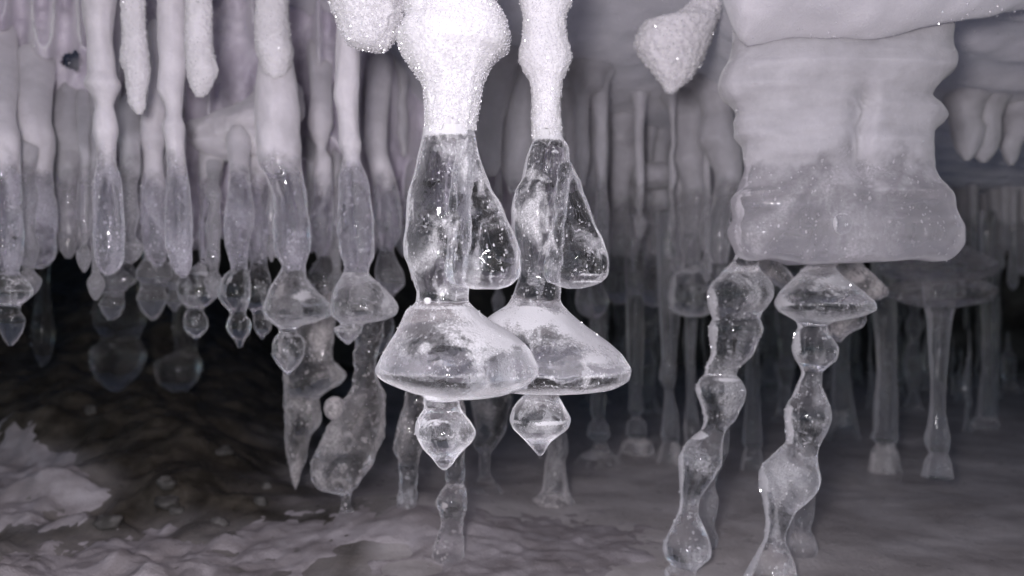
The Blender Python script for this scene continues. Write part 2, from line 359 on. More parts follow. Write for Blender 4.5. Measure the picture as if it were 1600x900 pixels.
def ice(name, label, cat, d, rows, parts, group=None, ratio=1.0, nseg=44, wob=0.04, power=2.0, up=False, tilt=0.0, root=None, cry=0, csize=.0005, lean=0.0, topfrost=0, ridge=0.0, lip=None, rough=0.0, rfreq=110.0):
    """one body of ice turned from its outline rows (y, left, right) at distance d; parts = [(from_y, part name, material), ...]"""
    NUM[0] += 1; seed = NUM[0]
    rows = sorted(rows)
    if up:                                     # carry the top up into the ceiling
        y0, l0, r0 = rows[0]
        X = ((l0 + r0) / 2 - 800) / F * d
        yt = 450 - F * (float(zceil(np.array([X]), np.array([d]))[0]) + .05) / d
        yc = 450 - F * (float(zceil(np.array([X]), np.array([d]))[0])) / d; w = r0 - l0
        if yc > -10:
            top = [(min(yt, yc - 40), l0 - .8 * w, r0 + .8 * w), (yc, l0 - .32 * w, r0 + .32 * w), (yc + 14, l0 - .12 * w, r0 + .12 * w), (yc + 34, l0, r0)]
            rows = top + [r for r in rows if r[0] > yc + 40]
        elif yt < y0 - 4: rows = [(yt, l0 - .12 * w, r0 + .12 * w)] + rows
    if not up and cat in ('ice column',) and rows[0][0] >= 470:
        y0, l0, r0 = rows[0]; w = r0 - l0
        rows = [(y0 - 26, l0 + .4 * w, r0 - .4 * w), (y0 - 20, l0 + .22 * w, r0 - .22 * w)] + rows
    v, n, m, q = lathe(rows, d, ratio, nseg, 2.0 if nseg < 60 else 1.3, wob, seed, power, rough, rfreq, tilt=tilt)
    if lean:                                   # the root bends back into the wall behind
        t = np.linspace(0, 1, n); sft = lean * (1 - sstep(0, .38, t))
        v = (v.reshape(n, m, 3) * (1 + sft / d)[:, None, None]).reshape(-1, 3)
    if ridge:                                  # horizontal swellings on the faces
        g = v.reshape(n, m, 3); sgn = np.sign(g[:, :, 1] - d)
        wv = np.sin(np.linspace(0, 1, n) * 29 + 1.2 * np.sin(np.linspace(0, 1, n) * 9))[:, None] + .8 * fbm(np.stack([g[:, :, 0] * 12, g[:, :, 2] * 45, 0 * g[:, :, 0]], -1).reshape(-1, 3), 77, 3).reshape(n, m)
        g[:, :, 1] += sgn * ridge * wv + (sgn * lip[1] * sstep(lip[0] - 5, lip[0] + 6, q)[:, None] if lip else 0)
        if lip:
            gx = 800 + g[:, :, 0] / d * F; g[:, :, 1] -= sgn * .010 * np.exp(-((gx - 1328 - 6 * np.sin(q / 21)[:, None]) / 11) ** 2) * (sstep(120, 170, q) * sstep(318, 285, q))[:, None]
        if lip: g[:, :, 2] += .0018 * fbm(np.stack([g[:, :, 0] * 42, 0 * g[:, :, 0], 0 * g[:, :, 0]], -1).reshape(-1, 3), 79, 3).reshape(n, m) * sstep(330, 405, q)[:, None]
        v = g.reshape(-1, 3)
    f = grid_faces(n, m); nrm = vert_normals(v, f); rime_glint = rime_glint_mask(v, nrm, n, m, d)
    if topfrost: rime_glint = np.maximum(rime_glint, np.repeat(sstep(q[0] + topfrost, q[0] + 4, q), m))
    single = len(parts) == 1 and root is None
    def sprinkle_glints(par, org):  # tiny crystals added to stand in for specular glints on the ice
        if not cry: return
        ok = (v[:, 1] < d + .3 * (v[:, 1].max() - d)) & (v[:, 2] < .335 * d)
        if parts[0][2] in ('icicle', 'back'): ok &= v[:, 2] < .118
        w = (rime_glint ** 2 + .05) * ok
        if w.sum() <= 0: return
        w = w / w.sum(); idx = RNG.choice(len(v), cry, p=w)
        crystals('frost_glint_crystals', v[idx] + RNG.uniform(-.0006, .0006, (cry, 3)), None, csize * RNG.uniform(.4, 1.5, cry) ** 1.5, par, org)
    base_y = rows[0][0] if cat in ('icicle', 'ice curtain') else rows[-1][0]
    org = v.reshape(n, m, 3)[0 if base_y == rows[0][0] else -1].mean(0)
    if root is None and not single:
        root = bpy.data.objects.new(name, None); root.empty_display_size = .02; C.objects.link(root); root.location = org
        tag(root, label, cat, group)
    if root is not None: org = np.array(root.location)
    cuts = [0] + [int(np.argmin(abs(q - p[0]))) for p in parts[1:]] + [n - 1]
    ob = None
    for k, p in enumerate(parts):
        a, b = cuts[k], cuts[k + 1]
        vv = v[a * m:(b + 1) * m]; nn = nrm[a * m:(b + 1) * m]
        ff = grid_faces(n, m, a, b, a * m).tolist()
        if k == 0: ff.append(list(range(m)))
        if k == len(parts) - 1: ff.append(list(range((b - a) * m, (b - a + 1) * m))[::-1])
        mn = p[2]
        if single:
            ob = mesh_obj(name, vv, ff, mn, None, org, normals=nn); set_attr(ob, 'rime_glint', rime_glint[a * m:(b + 1) * m]); tag(ob, label, cat, group); sprinkle_glints(ob, org); return ob
        ob = mesh_obj(p[1], vv, ff, mn, root, org, normals=nn); set_attr(ob, 'rime_glint', rime_glint[a * m:(b + 1) * m])
    sprinkle_glints(root, org)
    return root

def frosty(name, label, cat, d, rows, mat='frost', root=None, part=None, ratio=1.0, rough=.0011, rfreq=420, nseg=150, ncry=1500, csize=.00085,
           up=True, wob=.05, group=None, power=2.0):
    """a body thickly grown over with frost: knobbly skin and a scatter of crystals"""
    NUM[0] += 1; seed = NUM[0]
    rows = sorted(rows)
    if up:
        y0, l0, r0 = rows[0]; X = ((l0 + r0) / 2 - 800) / F * d
        yt = 450 - F * (float(zceil(np.array([X]), np.array([d]))[0]) + .05) / d
        if yt < y0 - 4: rows = [(yt, l0 - .1 * (r0 - l0), r0 + .1 * (r0 - l0))] + rows
    v, n, m, q = lathe(rows, d, ratio, nseg, 1.3, wob, seed, power, rough, rfreq)
    if root is not None:                       # the frost ends in ragged tongues
        g = v.reshape(n, m, 3); k = sstep(.80, 1.0, np.linspace(0, 1, n))[:, None]
        e = fbm(np.stack([np.cos(np.arange(m) / m * 6.2832) * 3, np.sin(np.arange(m) / m * 6.2832) * 3, np.full(m, seed * 1.0)], -1), 83, 4)
        g[:, :, 2] += k * e[None] * .006; v = g.reshape(-1, 3)
    f = grid_faces(n, m); nrm = vert_normals(v, f)
    ff = f.tolist() + [list(range(m)), list(range((n - 1) * m, n * m))[::-1]]
    org = v.reshape(n, m, 3)[0].mean(0)
    if root is None:
        ob = mesh_obj(name, v, ff, mat, None, org); tag(ob, label, cat, group); par = ob; off = org
        o2 = np.zeros(3)
    else:
        ob = mesh_obj(part, v, ff, mat, root, np.array(root.location)); par = ob; org = np.array(root.location)
    vis = np.where((v[:, 2] < 450 / F * d + .01))[0]
    if ncry and len(vis):
        idx = RNG.choice(vis, ncry)
        pts = v[idx] + nrm[idx] * RNG.uniform(-.0002, .0009, (ncry, 1))
        crystals('frost_glint_crystals', pts, nrm[idx], csize, par, org)
    return ob

# ------------------------------------------------------------------ the setting
def zground(x, y):
    x = np.asarray(x, float); y = np.asarray(y, float); sh = x.shape
    p = np.stack([x, y, 0 * x], -1).reshape(-1, 3)
    px = 800 + x / np.maximum(y, .35) * F
    left = sstep(560, 250, px)
    bank = np.interp(y, [-2, .5, .75, .9, 1.2, 1.5, 1.9, 2.7], [-.26, -.252, -.245, -.225, -.17, -.09, .0, .12])
    z = -.25 * (1 - left) + bank * left
    z = z + .03 * np.exp(-(((px - 620) / 170) ** 2 + ((y - .88) / .12) ** 2))
    z = z + fbm(p * 7, 21, 5).reshape(sh) * (.0035 + .022 * left)
    z = z + np.maximum(0, vnoise(p * 30, 25)).reshape(sh) * .012 * left
    return z

def sheet(name, xs, ys, zf, mat, kind, thick=0, flip=False):
    X, Y = np.meshgrid(xs, ys); Z = zf(X, Y)
    v = np.stack([X, Y, Z], -1).reshape(-1, 3); n, m = len(ys), len(xs)
    i = np.arange(n - 1)[:, None]; j = np.arange(m - 1)[None]
    f = np.stack(np.broadcast_arrays(i * m + j, i * m + j + 1, (i + 1) * m + j + 1, (i + 1) * m + j), -1).reshape(-1, 4)
    if flip: f = f[:, ::-1]
    o = mesh_obj(name, v, f, mat); o['kind'] = kind
    return o, v

def spaced(a, b, fine_a, fine_b, fine, coarse):
    return np.concatenate([np.arange(a, fine_a, coarse), np.arange(fine_a, fine_b, fine), np.arange(fine_b, b + coarse, coarse)])

xs = spaced(-3, 3, -1.1, 1.1, .0065, .08); ys = spaced(-2, 3.0, .42, 1.9, .0065, .06)
ground, gv = sheet('ground', xs, ys, zground, 'ground', 'structure')
gpx = 800 + gv[:, 0] / np.maximum(gv[:, 1], .35) * F
gpy = 450 - gv[:, 2] / np.maximum(gv[:, 1], .35) * F
icy = sstep(430, 640, gpx + 120 * fbm(gv * 6, 31, 4)) * 1.0
for cx_, cy_, rx_, ry_ in ((40, 765, 130, 60), (300, 905, 280, 75), (40, 905, 200, 50)):      # thin ice round the snow patches
    icy = np.maximum(icy, .40 * sstep(1.45, .7, np.hypot((gpx - cx_) / rx_, (gpy - cy_) / ry_) + .25 * fbm(gv * 9, 33, 3)))
at = ground.data.attributes.new('icy', 'FLOAT', 'POINT'); at.data.foreach_set('value', icy.astype(np.float32))

def zsnow(x, y):
    g = zground(x, y); sh = g.shape
    px = 800 + x / np.maximum(y, .35) * F; py = 450 - g / np.maximum(y, .35) * F
    p = np.stack([x, y, 0 * x], -1).reshape(-1, 3)
    def blob(cx, cy, rx, ry): return 1.15 - np.sqrt(((px - cx) / rx) ** 2 + ((py - cy) / ry) ** 2)
    t = np.maximum.reduce([blob(40, 765, 110, 55), blob(-90, 760, 150, 80), blob(300, 905, 260, 62), blob(470, 862, 120, 45), blob(40, 905, 180, 40),
                           blob(610, 850, 130, 50), blob(700, 905, 260, 75), blob(800, 872, 170, 60), blob(640, 838, 150, 40)])
    hole = np.maximum.reduce([blob(585, 862, 52, 13), blob(530, 893, 42, 20), blob(645, 888, 40, 10)]) * 1.6
    t = np.minimum(t, -np.maximum(hole, -.35)) if True else t
    t = t + fbm(p * 11, 41, 5).reshape(sh) * .26
    return g + np.clip(t, -.7, .5) * .007 + fbm(p * 60, 44, 3).reshape(sh) * .0016
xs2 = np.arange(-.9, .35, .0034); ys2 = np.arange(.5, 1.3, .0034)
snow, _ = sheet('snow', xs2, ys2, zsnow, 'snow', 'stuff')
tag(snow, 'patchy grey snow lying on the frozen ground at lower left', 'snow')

xs3 = spaced(-3, 3, -.95, .95, .0065, .08); ys3 = spaced(-.7, 3.0, .45, 1.6, .005, .06)
ceil, cv = sheet('ceiling', xs3, ys3, zceil, 'ceiling', 'structure', flip=True)
# glinting crystals frozen to the ceiling
sel = np.where((cv[:, 1] > .5) & (cv[:, 1] < 1.35) & (np.abs(cv[:, 0] / np.maximum(cv[:, 1], .1)) < .66))[0]
idx = RNG.choice(sel, 9000); pts = cv[idx] + RNG.uniform(-.003, .003, (9000, 3)) * np.array([1, 1, .2])
crystals('frost_glint_crystals', pts, None, .00055 * RNG.uniform(.3, 1.6, 9000) ** 1.5, ceil)

def wall_depth(px):
    return np.interp(px, [-400, 0, 300, 600, 760, 900, 1130, 1250, 1500, 2100], [.95, .95, .98, 1.06, 1.3, 1.36, 1.4, 1.7, 1.75, 1.75])

def ice_wall():
    """the frozen curtain that closes the hollow behind the icicles: fluted front, ragged lower edge"""
    pxs = np.arange(-350, 2000, 2.6); rowsn = 110
    d0 = wall_depth(pxs)
    flute = (1 - np.abs(vnoise(np.stack([pxs / 34, 0 * pxs, 0 * pxs], -1), 51))) ** 2
    edge = 398 + 20 * vnoise(np.stack([pxs / 23, 0 * pxs, 0 * pxs + 3], -1), 53) - 26 * (1 - flute) + 16 * vnoise(np.stack([pxs / 90, 0 * pxs, 0 * pxs], -1), 55)
    edge = np.where(pxs < 130, edge - 10, edge)
    V = []
    for k in range(rowsn):
        t = k / (rowsn - 1)
        y = -40 + (edge + 40) * t
        p = np.stack([pxs / 34, y / 170, 0 * y], -1)
        fl = (1 - np.abs(vnoise(p, 51))) ** 2
        knob = fbm(np.stack([pxs / 34, y / 48, 0 * y + 5], -1), 57, 3)
        taper = np.clip((1 - t) / .10, 0, 1)
        dd = d0 - .05 * fl * np.sqrt(taper * .85 + .15) - .009 * knob + .03 * (1 - np.sqrt(taper)) + .07 * (1 - t)*0
        V.append(np.stack([(pxs - 800) / F * dd, dd, (450 - y) / F * d0], -1))
    for k in range(6):                         # the back face
        t = 1 - k / 5
        y = -40 + (edge + 40) * t
        dd = d0 + .05
        V.append(np.stack([(pxs - 800) / F * dd, dd, (450 - y) / F * d0], -1))
    v = np.concatenate(V); n = len(V); m = len(pxs)
    i = np.arange(n - 1)[:, None]; j = np.arange(m - 1)[None]
    f = np.stack(np.broadcast_arrays(i * m + j, i * m + j + 1, (i + 1) * m + j + 1, (i + 1) * m + j), -1).reshape(-1, 4)[:, ::-1]
    fc = v[f].mean(1); fx = 800 + fc[:, 0] / fc[:, 1] * F; fy = 450 - fc[:, 2] / fc[:, 1] * F          # the dark hole melted through at upper left
    rr = np.hypot((fx - 112 - .45 * (fy - 95)) / 17, (fy - 95) / 15) + .35 * vnoise(np.stack([fx / 7, fy / 7, 0 * fx], -1), 91)
    f = f[rr > 1]
    o = mesh_obj('ice_wall', v, f, 'wall')
    tag(o, 'fluted violet grey ice wall with ragged lower edge behind the icicles', 'ice wall', kind='structure')
    idx = RNG.choice(len(pxs) * 110, 2600)
    crystals('frost_glint_crystals', v[idx] - np.array([0, .003, 0]), None, .0008 * RNG.uniform(.4, 1.5, 2600) ** 1.5, o)
    return o
ice_wall()

def rock_wall():
    a = np.linspace(-3.0, 3.0, 240); zz = np.linspace(-.5, .6, 60)
    A, Z = np.meshgrid(a, zz)
    Yd = 2.75 - .16 * A ** 2 * (np.abs(A) > 0) + fbm(np.stack([A * 3, Z * 3, 0 * A], -1).reshape(-1, 3), 61, 5).reshape(A.shape) * .12
    v = np.stack([A, Yd, Z], -1).reshape(-1, 3); n, m = A.shape
    i = np.arange(n - 1)[:, None]; j = np.arange(m - 1)[None]
    f = np.stack(np.broadcast_arrays(i * m + j, i * m + j + 1, (i + 1) * m + j + 1, (i + 1) * m + j), -1).reshape(-1, 4)
    o = mesh_obj('rock_wall', v, f, 'rock'); o['kind'] = 'structure'
rock_wall()

exec_after = []
# ------------------------------------------------------------------ the two big bell icicles in front
def front_left():
    d = .55
    root = bpy.data.objects.new('icicle', None); root.empty_display_size = .02; C.objects.link(root)
    root.location = P(705, -60, d)
    tag(root, 'large clear bell icicle with white frosted neck, the left one of the front pair', 'icicle', 'two big bell icicles in front')
    frosty('', '', '', d, [(-30, 632, 770), (0, 630, 771), (15, 634, 782), (30, 635, 791), (45, 626, 796), (60, 622, 799), (75, 626, 796), (90, 632, 778), (110, 646, 764),
                           (133, 661, 755), (167, 664, 749), (190, 664, 744), (206, 664, 742)], root=root, part='frosted_neck', rough=.0007, rfreq=800, ncry=9000, csize=.00045, nseg=220)
    ice('', '', '', d, [(200, 664, 741), (213, 662, 741), (250, 653, 741), (267, 650, 742), (300, 641, 741), (313, 639, 740), (347, 637, 739), (380, 632, 739), (397, 632, 738),
                        (413, 637, 737), (430, 642, 736), (447, 648, 734), (457, 651, 733), (470, 650, 733), (477, 645, 738), (482, 637, 743), (500, 627, 766), (520, 615, 798),
                        (540, 602, 821), (560, 592, 836), (575, 588, 844), (583, 592, 844), (590, 600, 840), (600, 619, 826), (610, 643, 808), (617, 662, 785), (621, 664, 735),
                        (625, 663, 718), (635, 664, 719), (650, 656, 729), (662, 650, 738), (675, 648, 744), (690, 654, 738), (700, 660, 728), (715, 674, 714), (724, 681, 708), (730, 686, 702), (734, 692, 697)],
        [(200, 'shaft', 'clear_front'), (474, 'flange', 'clear_front'), (622, 'drop', 'clear_drop')], root=root, nseg=96, wob=.05, cry=260, csize=.0004, topfrost=26)
    ice('', '', '', d - .007, [(204, 716, 741), (225, 712, 745), (250, 710, 751), (267, 707, 757), (300, 704, 771), (313, 702, 780), (347, 700, 795), (380, 698, 808), (400, 697, 813),
                               (415, 696, 813), (430, 698, 811), (440, 705, 805), (447, 720, 796), (452, 742, 780)],
        [(204, 'lobe', 'clear_front')], root=root, ratio=.75, nseg=80, wob=.11, cry=70, csize=.0004)
    ice('', '', '', d - .035, [(465, 665, 671), (468, 662, 674), (472, 662, 674), (475, 665, 671)], [(465, 'bubble', 'frost')], root=root, nseg=20, wob=0)
front_left()

def front_right():
    d = .60
    root = bpy.data.objects.new('icicle', None); root.empty_display_size = .02; C.objects.link(root)
    root.location = P(852, -60, d)
    tag(root, 'clear bell icicle with a slim frosted neck, half hidden behind the larger front one', 'icicle', 'two big bell icicles in front')
    frosty('', '', '', d, [(-30, 808, 900), (0, 813, 895), (30, 819, 883), (55, 818, 884), (75, 814, 889), (90, 813, 892), (107, 818, 888), (125, 828, 879), (150, 832, 876),
                           (167, 832, 875), (193, 831, 876), (212, 832, 878)], mat='frost', root=root, part='frosted_neck', rough=.00045, rfreq=800, ncry=3600, nseg=200, csize=.0004)
    ice('', '', '', d, [(206, 832, 877), (213, 834, 878), (233, 828, 888), (250, 822, 889), (267, 818, 890), (280, 815, 890), (300, 804, 888), (330, 799, 886), (347, 800, 885), (380, 803, 884),
                        (400, 807, 884), (430, 811, 880), (450, 806, 877), (467, 799, 876), (477, 792, 880), (482, 784, 884), (497, 762, 899), (520, 741, 928), (540, 728, 955), (560, 722, 976),
                        (577, 718, 987), (588, 722, 985), (600, 742, 968), (606, 765, 948), (608, 790, 925), (612, 822, 874), (618, 817, 873), (630, 806, 879), (645, 798, 887), (655, 796, 891), (667, 800, 888),
                        (680, 812, 873), (690, 822, 861), (700, 831, 854), (706, 836, 851), (712, 842, 846)],
        [(206, 'shaft', 'clear_front'), (474, 'flange', 'clear_front'), (611, 'drop', 'clear_drop')], root=root, nseg=96, wob=.05, cry=260, csize=.0004, topfrost=26)
    ice('', '', '', d - .007, [(255, 872, 892), (270, 868, 899), (285, 866, 906), (300, 864, 910), (315, 862, 917), (347, 860, 931), (380, 856, 947), (400, 850, 953), (415, 846, 954), (427, 845, 953), (440, 850, 943),
                               (447, 870, 926), (451, 885, 908)], [(255, 'lobe', 'clear_front')], root=root, ratio=.75, nseg=80, wob=.11, cry=70, csize=.0004)
front_right()

frosty('frost_clump', 'white knobbly frost clump hanging from the ceiling left of the big front icicles', 'frost clump', .60,
       [(-30, 512, 624), (0, 515, 629), (20, 523, 629), (40, 531, 622), (60, 539, 614), (69, 546, 609), (75, 560, 603), (79, 585, 600)], rough=.0012, rfreq=300, ncry=5000, nseg=200, csize=.0005)
frosty('frost_chunk', 'pointed sparkling frost chunk hanging from the ceiling right of the front icicles', 'frost clump', .80,
       [(-10, 1085, 1133), (10, 1072, 1127), (24, 1050, 1124), (37, 1004, 1120), (52, 995, 1115), (67, 990, 1109), (90, 1002, 1100), (110, 1017, 1090), (130, 1032, 1072), (140, 1039, 1060), (146, 1044, 1052)],
       mat='rime_glint', rough=.0013, rfreq=300, ncry=900, nseg=150, ratio=.8)

# ------------------------------------------------------------------ the big ice curtain on the right
def curtain():
    d = .70
    root = bpy.data.objects.new('ice_curtain', None); root.empty_display_size = .02; C.objects.link(root); root.location = P(1310, 40, d)
    tag(root, 'broad milky ice block with wavy sides hanging over the two right columns', 'ice curtain')
    B = [(20, 1150, 1485), (78, 1146, 1487), (92, 1141, 1490), (108, 1130, 1488), (120, 1126, 1477), (135, 1123, 1460), (152, 1129, 1449), (166, 1143, 1467), (180, 1149, 1476), (192, 1146, 1470), (208, 1146, 1453), (230, 1159, 1448), (258, 1161, 1455),
         (280, 1157, 1463), (298, 1152, 1478), (312, 1144, 1487), (340, 1145, 1492), (360, 1138, 1494), (378, 1141, 1493), (390, 1145, 1489), (400, 1152, 1480), (406, 1166, 1462), (409, 1200, 1430)]
    ice('', '', '', d, B, [(20, 'frosted_top', 'block'), (299, 'clear_lip', 'block')], root=root, ratio=.34, nseg=150, wob=.03, power=2.7, cry=200, ridge=.0028, lip=(299, .0032))
    ice('', '', '', d - .040, [(333, 1313, 1319), (337, 1306, 1326), (348, 1302, 1331), (360, 1305, 1328), (366, 1312, 1321)], [(333, 'bubble', 'clear_front')], root=root, nseg=32, wob=.05)
curtain()

# ------------------------------------------------------------------ the two bulbous columns below it
RC = 'bulbous ice columns below the block'
ice('ice_column', 'bulbous clear ice column topped by a wide mushroom cap under the ice block', 'ice column', .73,
    [(396, 1266, 1303), (408, 1265, 1302), (415, 1262, 1303), (422, 1253, 1307), (430, 1246, 1314), (445, 1231, 1334), (460, 1218, 1352), (475, 1212, 1363), (482, 1215, 1363), (490, 1224, 1352), (497, 1236, 1330), (503, 1244, 1300),
     (510, 1247, 1291), (520, 1243, 1294), (530, 1240, 1300), (545, 1238, 1308), (560, 1243, 1305), (572, 1250, 1293), (582, 1253, 1284), (600, 1247, 1283), (620, 1239, 1290), (635, 1230, 1295), (650, 1227, 1297), (670, 1229, 1292),
     (690, 1230, 1282), (702, 1220, 1277), (715, 1207, 1275), (730, 1193, 1277), (745, 1187, 1280), (760, 1187, 1277), (780, 1193, 1262), (797, 1195, 1244), (815, 1197, 1235), (840, 1195, 1227), (860, 1186, 1233), (880, 1176, 1241),
     (900, 1166, 1245), (920, 1155, 1252), (926, 1150, 1258)],
    [(396, 'cap', 'clear'), (506, 'bulb', 'clear'), (580, 'bulb', 'clear'), (694, 'bulb', 'clear'), (815, 'foot', 'clear')], RC, nseg=64, cry=320, csize=.0006)
ice('ice_column', 'crooked bulbous ice column standing left of the mushroom capped one', 'ice column', .745,
    [(398, 1150, 1186), (408, 1146, 1184), (414, 1141, 1184), (430, 1126, 1194), (445, 1113, 1204), (460, 1107, 1206), (475, 1107, 1199), (490, 1111, 1188), (499, 1114, 1186), (503, 1112, 1188), (515, 1108, 1190), (530, 1109, 1184), (550, 1112, 1177), (566, 1108, 1163), (576, 1104, 1152),
     (585, 1102, 1150), (595, 1094, 1158), (610, 1089, 1164), (625, 1093, 1162), (640, 1098, 1155), (655, 1101, 1148), (670, 1097, 1134), (685, 1080, 1129), (700, 1068, 1128), (720, 1060, 1127), (740, 1061, 1118), (760, 1062, 1105), (780, 1063, 1093), (798, 1061, 1090),
     (820, 1052, 1098), (840, 1042, 1106), (857, 1036, 1110), (868, 1039, 1109), (878, 1046, 1100), (884, 1050, 1094), (890, 1041, 1088), (900, 1039, 1086), (906, 1036, 1090)],
    [(398, 'bulb', 'clear'), (501, 'bulb', 'clear'), (580, 'bulb', 'clear'), (668, 'bulb', 'clear'), (795, 'foot', 'clear')], RC, nseg=64, cry=320, csize=.0006)
ice('ice_column', 'small dim bulbous column just behind the foot of the mushroom capped column', 'ice column', .80,
    [(700, 1240, 1262), (760, 1246, 1270), (780, 1247, 1273), (795, 1242, 1272), (810, 1236, 1270), (824, 1236, 1266), (840, 1230, 1272), (855, 1228, 1276), (870, 1230, 1274), (890, 1230, 1266), (900, 1226, 1270)],
    [(700, 'bulb', 'dim'), (822, 'bulb', 'dim')], RC)
ice('ice_column', 'small dim column just behind the foot of the crooked bulbous column', 'ice column', .81,
    [(660, 1118, 1140), (700, 1112, 1138), (760, 1092, 1118), (780, 1088, 1122), (800, 1086, 1120), (820, 1092, 1116), (840, 1094, 1122), (856, 1092, 1118)], [(660, 'bulb', 'dim'), (812, 'bulb', 'dim')], RC)

# ------------------------------------------------------------------ hanging icicles, left half
GL = 'icicles hanging in the left half'
def icicle(label, d, rows, parts, g=GL, root=None, **k):
    """hangs from the ceiling; with root = metres its top bends back by that much into the wall or ledge behind it"""
    rows = sorted(rows); k = {'wob': .075, 'cry': 70, 'csize': .00075, **k}
    if root is None: return ice('icicle', label, 'icicle', d, rows, parts, g, up=True, **k)
    y0, l0, r0 = rows[0]; w = r0 - l0
    rows = [(y0 - 30, l0 + .42 * w, r0 - .42 * w), (y0 - 26, l0 + .2 * w, r0 - .2 * w)] + rows
    return ice('icicle', label, 'icicle', d, rows, parts, g, lean=root, **k)
sh, bb, dp = 'shaft', 'bulb', 'drop'
icicle('straight icicle with glinting clear tip, second bright one from the left edge', .78,
       [(-10, 130, 181), (30, 133, 176), (60, 137, 174), (90, 138, 178), (115, 139, 180), (133, 134, 187), (150, 144, 181), (165, 150, 177), (180, 148, 180), (205, 146, 184), (225, 150, 181), (250, 153, 180), (280, 149, 187),
        (310, 147, 190), (340, 147, 192), (380, 148, 192), (400, 150, 192), (415, 153, 188), (424, 158, 181), (430, 165, 173)], [(-10, sh, 'icicle')])
icicle('slim icicle with a rounded tip between the long straight one and the mossy bulbs', .88,
       [(60, 228, 262), (120, 226, 258), (150, 225, 255), (170, 222, 258), (200, 220, 255), (215, 219, 258), (240, 224, 253), (260, 225, 254), (300, 222, 258), (340, 222, 258), (380, 224, 260), (400, 229, 260), (411, 236, 256), (417, 243, 250)], [(60, sh, 'icicle')], root=.06)
icicle('wavy icicle just right of a frosted stub, its clear tip pointing at a round bulb', .78,
       [(0, 246, 292), (60, 248, 292), (100, 250, 290), (140, 247, 286), (165, 258, 285), (180, 260, 284), (200, 255, 290), (225, 260, 288), (255, 262, 290), (300, 260, 297), (340, 259, 300), (380, 260, 300), (400, 265, 300), (418, 270, 298), (428, 277, 294), (434, 283, 290)], [(0, sh, 'icicle')])
icicle('short clear looped icicle carrying a round bulb and one small drop', .90,
       [(230, 312, 352), (300, 316, 340), (330, 317, 333), (350, 312, 338), (370, 311, 341), (388, 313, 339), (400, 316, 333), (412, 308, 322), (422, 292, 322), (432, 282, 332), (445, 278, 339), (457, 278, 339), (468, 282, 334), (477, 290, 324), (483, 294, 317),
        (488, 292, 317), (498, 289, 322), (510, 290, 323), (520, 295, 318), (528, 304, 310)], [(230, sh, 'icicle'), (414, bb, 'clear'), (484, dp, 'clear')], root=.04)
icicle('narrow icicle with an angular bulb and a pointed drop, left of a bulb pair', .84,
       [(205, 353, 394), (230, 355, 390), (255, 358, 388), (290, 357, 390), (320, 355, 394), (350, 352, 395), (380, 353, 388), (400, 358, 386), (420, 362, 386), (430, 352, 388), (445, 345, 390), (460, 342, 390), (475, 349, 387), (487, 359, 384), (492, 360, 384), (500, 357, 390),
        (510, 355, 392), (520, 358, 390), (532, 367, 382), (543, 372, 377)], [(205, sh, 'icicle'), (422, bb, 'clear'), (489, dp, 'clear')], root=.07)
icicle('dim icicle with a bulb touching the angular bulb on its left', .90,
       [(200, 382, 430), (280, 385, 425), (340, 388, 424), (380, 390, 420), (415, 392, 416), (430, 384, 420), (450, 378, 423), (472, 379, 420), (486, 393, 414), (492, 396, 414), (502, 396, 424), (514, 398, 423), (524, 404, 415), (530, 408, 411)],
       [(200, sh, 'icicle'), (420, bb, 'clear'), (489, dp, 'clear')], root=.04)
icicle('stout icicle ending in a lopsided mushroom bulb with a hanging round drop', .80,
       [(0, 408, 450), (90, 405, 458), (140, 400, 464), (180, 398, 468), (202, 399, 468), (230, 401, 470), (260, 406, 470), (280, 418, 474), (320, 429, 480), (360, 428, 485), (385, 428, 485), (402, 433, 481), (416, 440, 477), (430, 434, 478), (442, 427, 484), (455, 420, 495), (470, 415, 511), (481, 412, 518), (492, 415, 516),
        (503, 425, 492), (511, 435, 466), (518, 437, 462), (528, 430, 472), (540, 427, 476), (553, 427, 476), (564, 432, 472), (574, 438, 464), (580, 444, 458), (584, 449, 453)],
       [(0, sh, 'icicle'), (424, bb, 'clear'), (515, dp, 'clear')], nseg=60)
icicle('stepped icicle ending in a mushroom bulb, nearest left of the big front bell', .77,
       [(60, 526, 562), (130, 524, 562), (150, 522, 560), (180, 529, 560), (205, 530, 562), (225, 530, 565), (245, 536, 562), (280, 530, 574), (320, 529, 580), (360, 528, 585), (400, 533, 585), (415, 538, 578), (425, 536, 576), (437, 530, 586), (450, 522, 600), (465, 517, 615), (480, 516, 622), (491, 519, 618),
        (500, 530, 600), (507, 534, 568), (513, 524, 566), (523, 527, 561), (533, 536, 551), (538, 541, 546)], [(60, sh, 'icicle'), (426, bb, 'clear'), (508, dp, 'clear')], nseg=60)
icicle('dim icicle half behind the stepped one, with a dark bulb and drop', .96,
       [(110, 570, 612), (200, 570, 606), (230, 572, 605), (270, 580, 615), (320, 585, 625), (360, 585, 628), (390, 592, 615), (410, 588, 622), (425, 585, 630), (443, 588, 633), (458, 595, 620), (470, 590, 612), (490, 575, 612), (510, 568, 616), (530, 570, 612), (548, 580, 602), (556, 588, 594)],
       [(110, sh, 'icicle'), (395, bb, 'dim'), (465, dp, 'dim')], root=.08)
icicle('grey icicle with a clear tip in the gap left of the stepped icicle', .96,
       [(80, 480, 520), (120, 484, 518), (150, 485, 518), (190, 481, 520), (215, 488, 514), (232, 494, 510), (250, 492, 519), (300, 490, 520), (340, 486, 522), (370, 489, 520), (388, 493, 516), (400, 499, 509)], [(80, sh, 'icicle')], root=.08)
icicle('dark round bulb hanging in shadow between the two mushroom bulbs', 1.0,
       [(330, 495, 520), (400, 498, 518), (415, 490, 524), (430, 484, 531), (448, 485, 532), (460, 494, 524), (468, 503, 514)], [(330, sh, 'back'), (404, bb, 'dim')], root=.04)
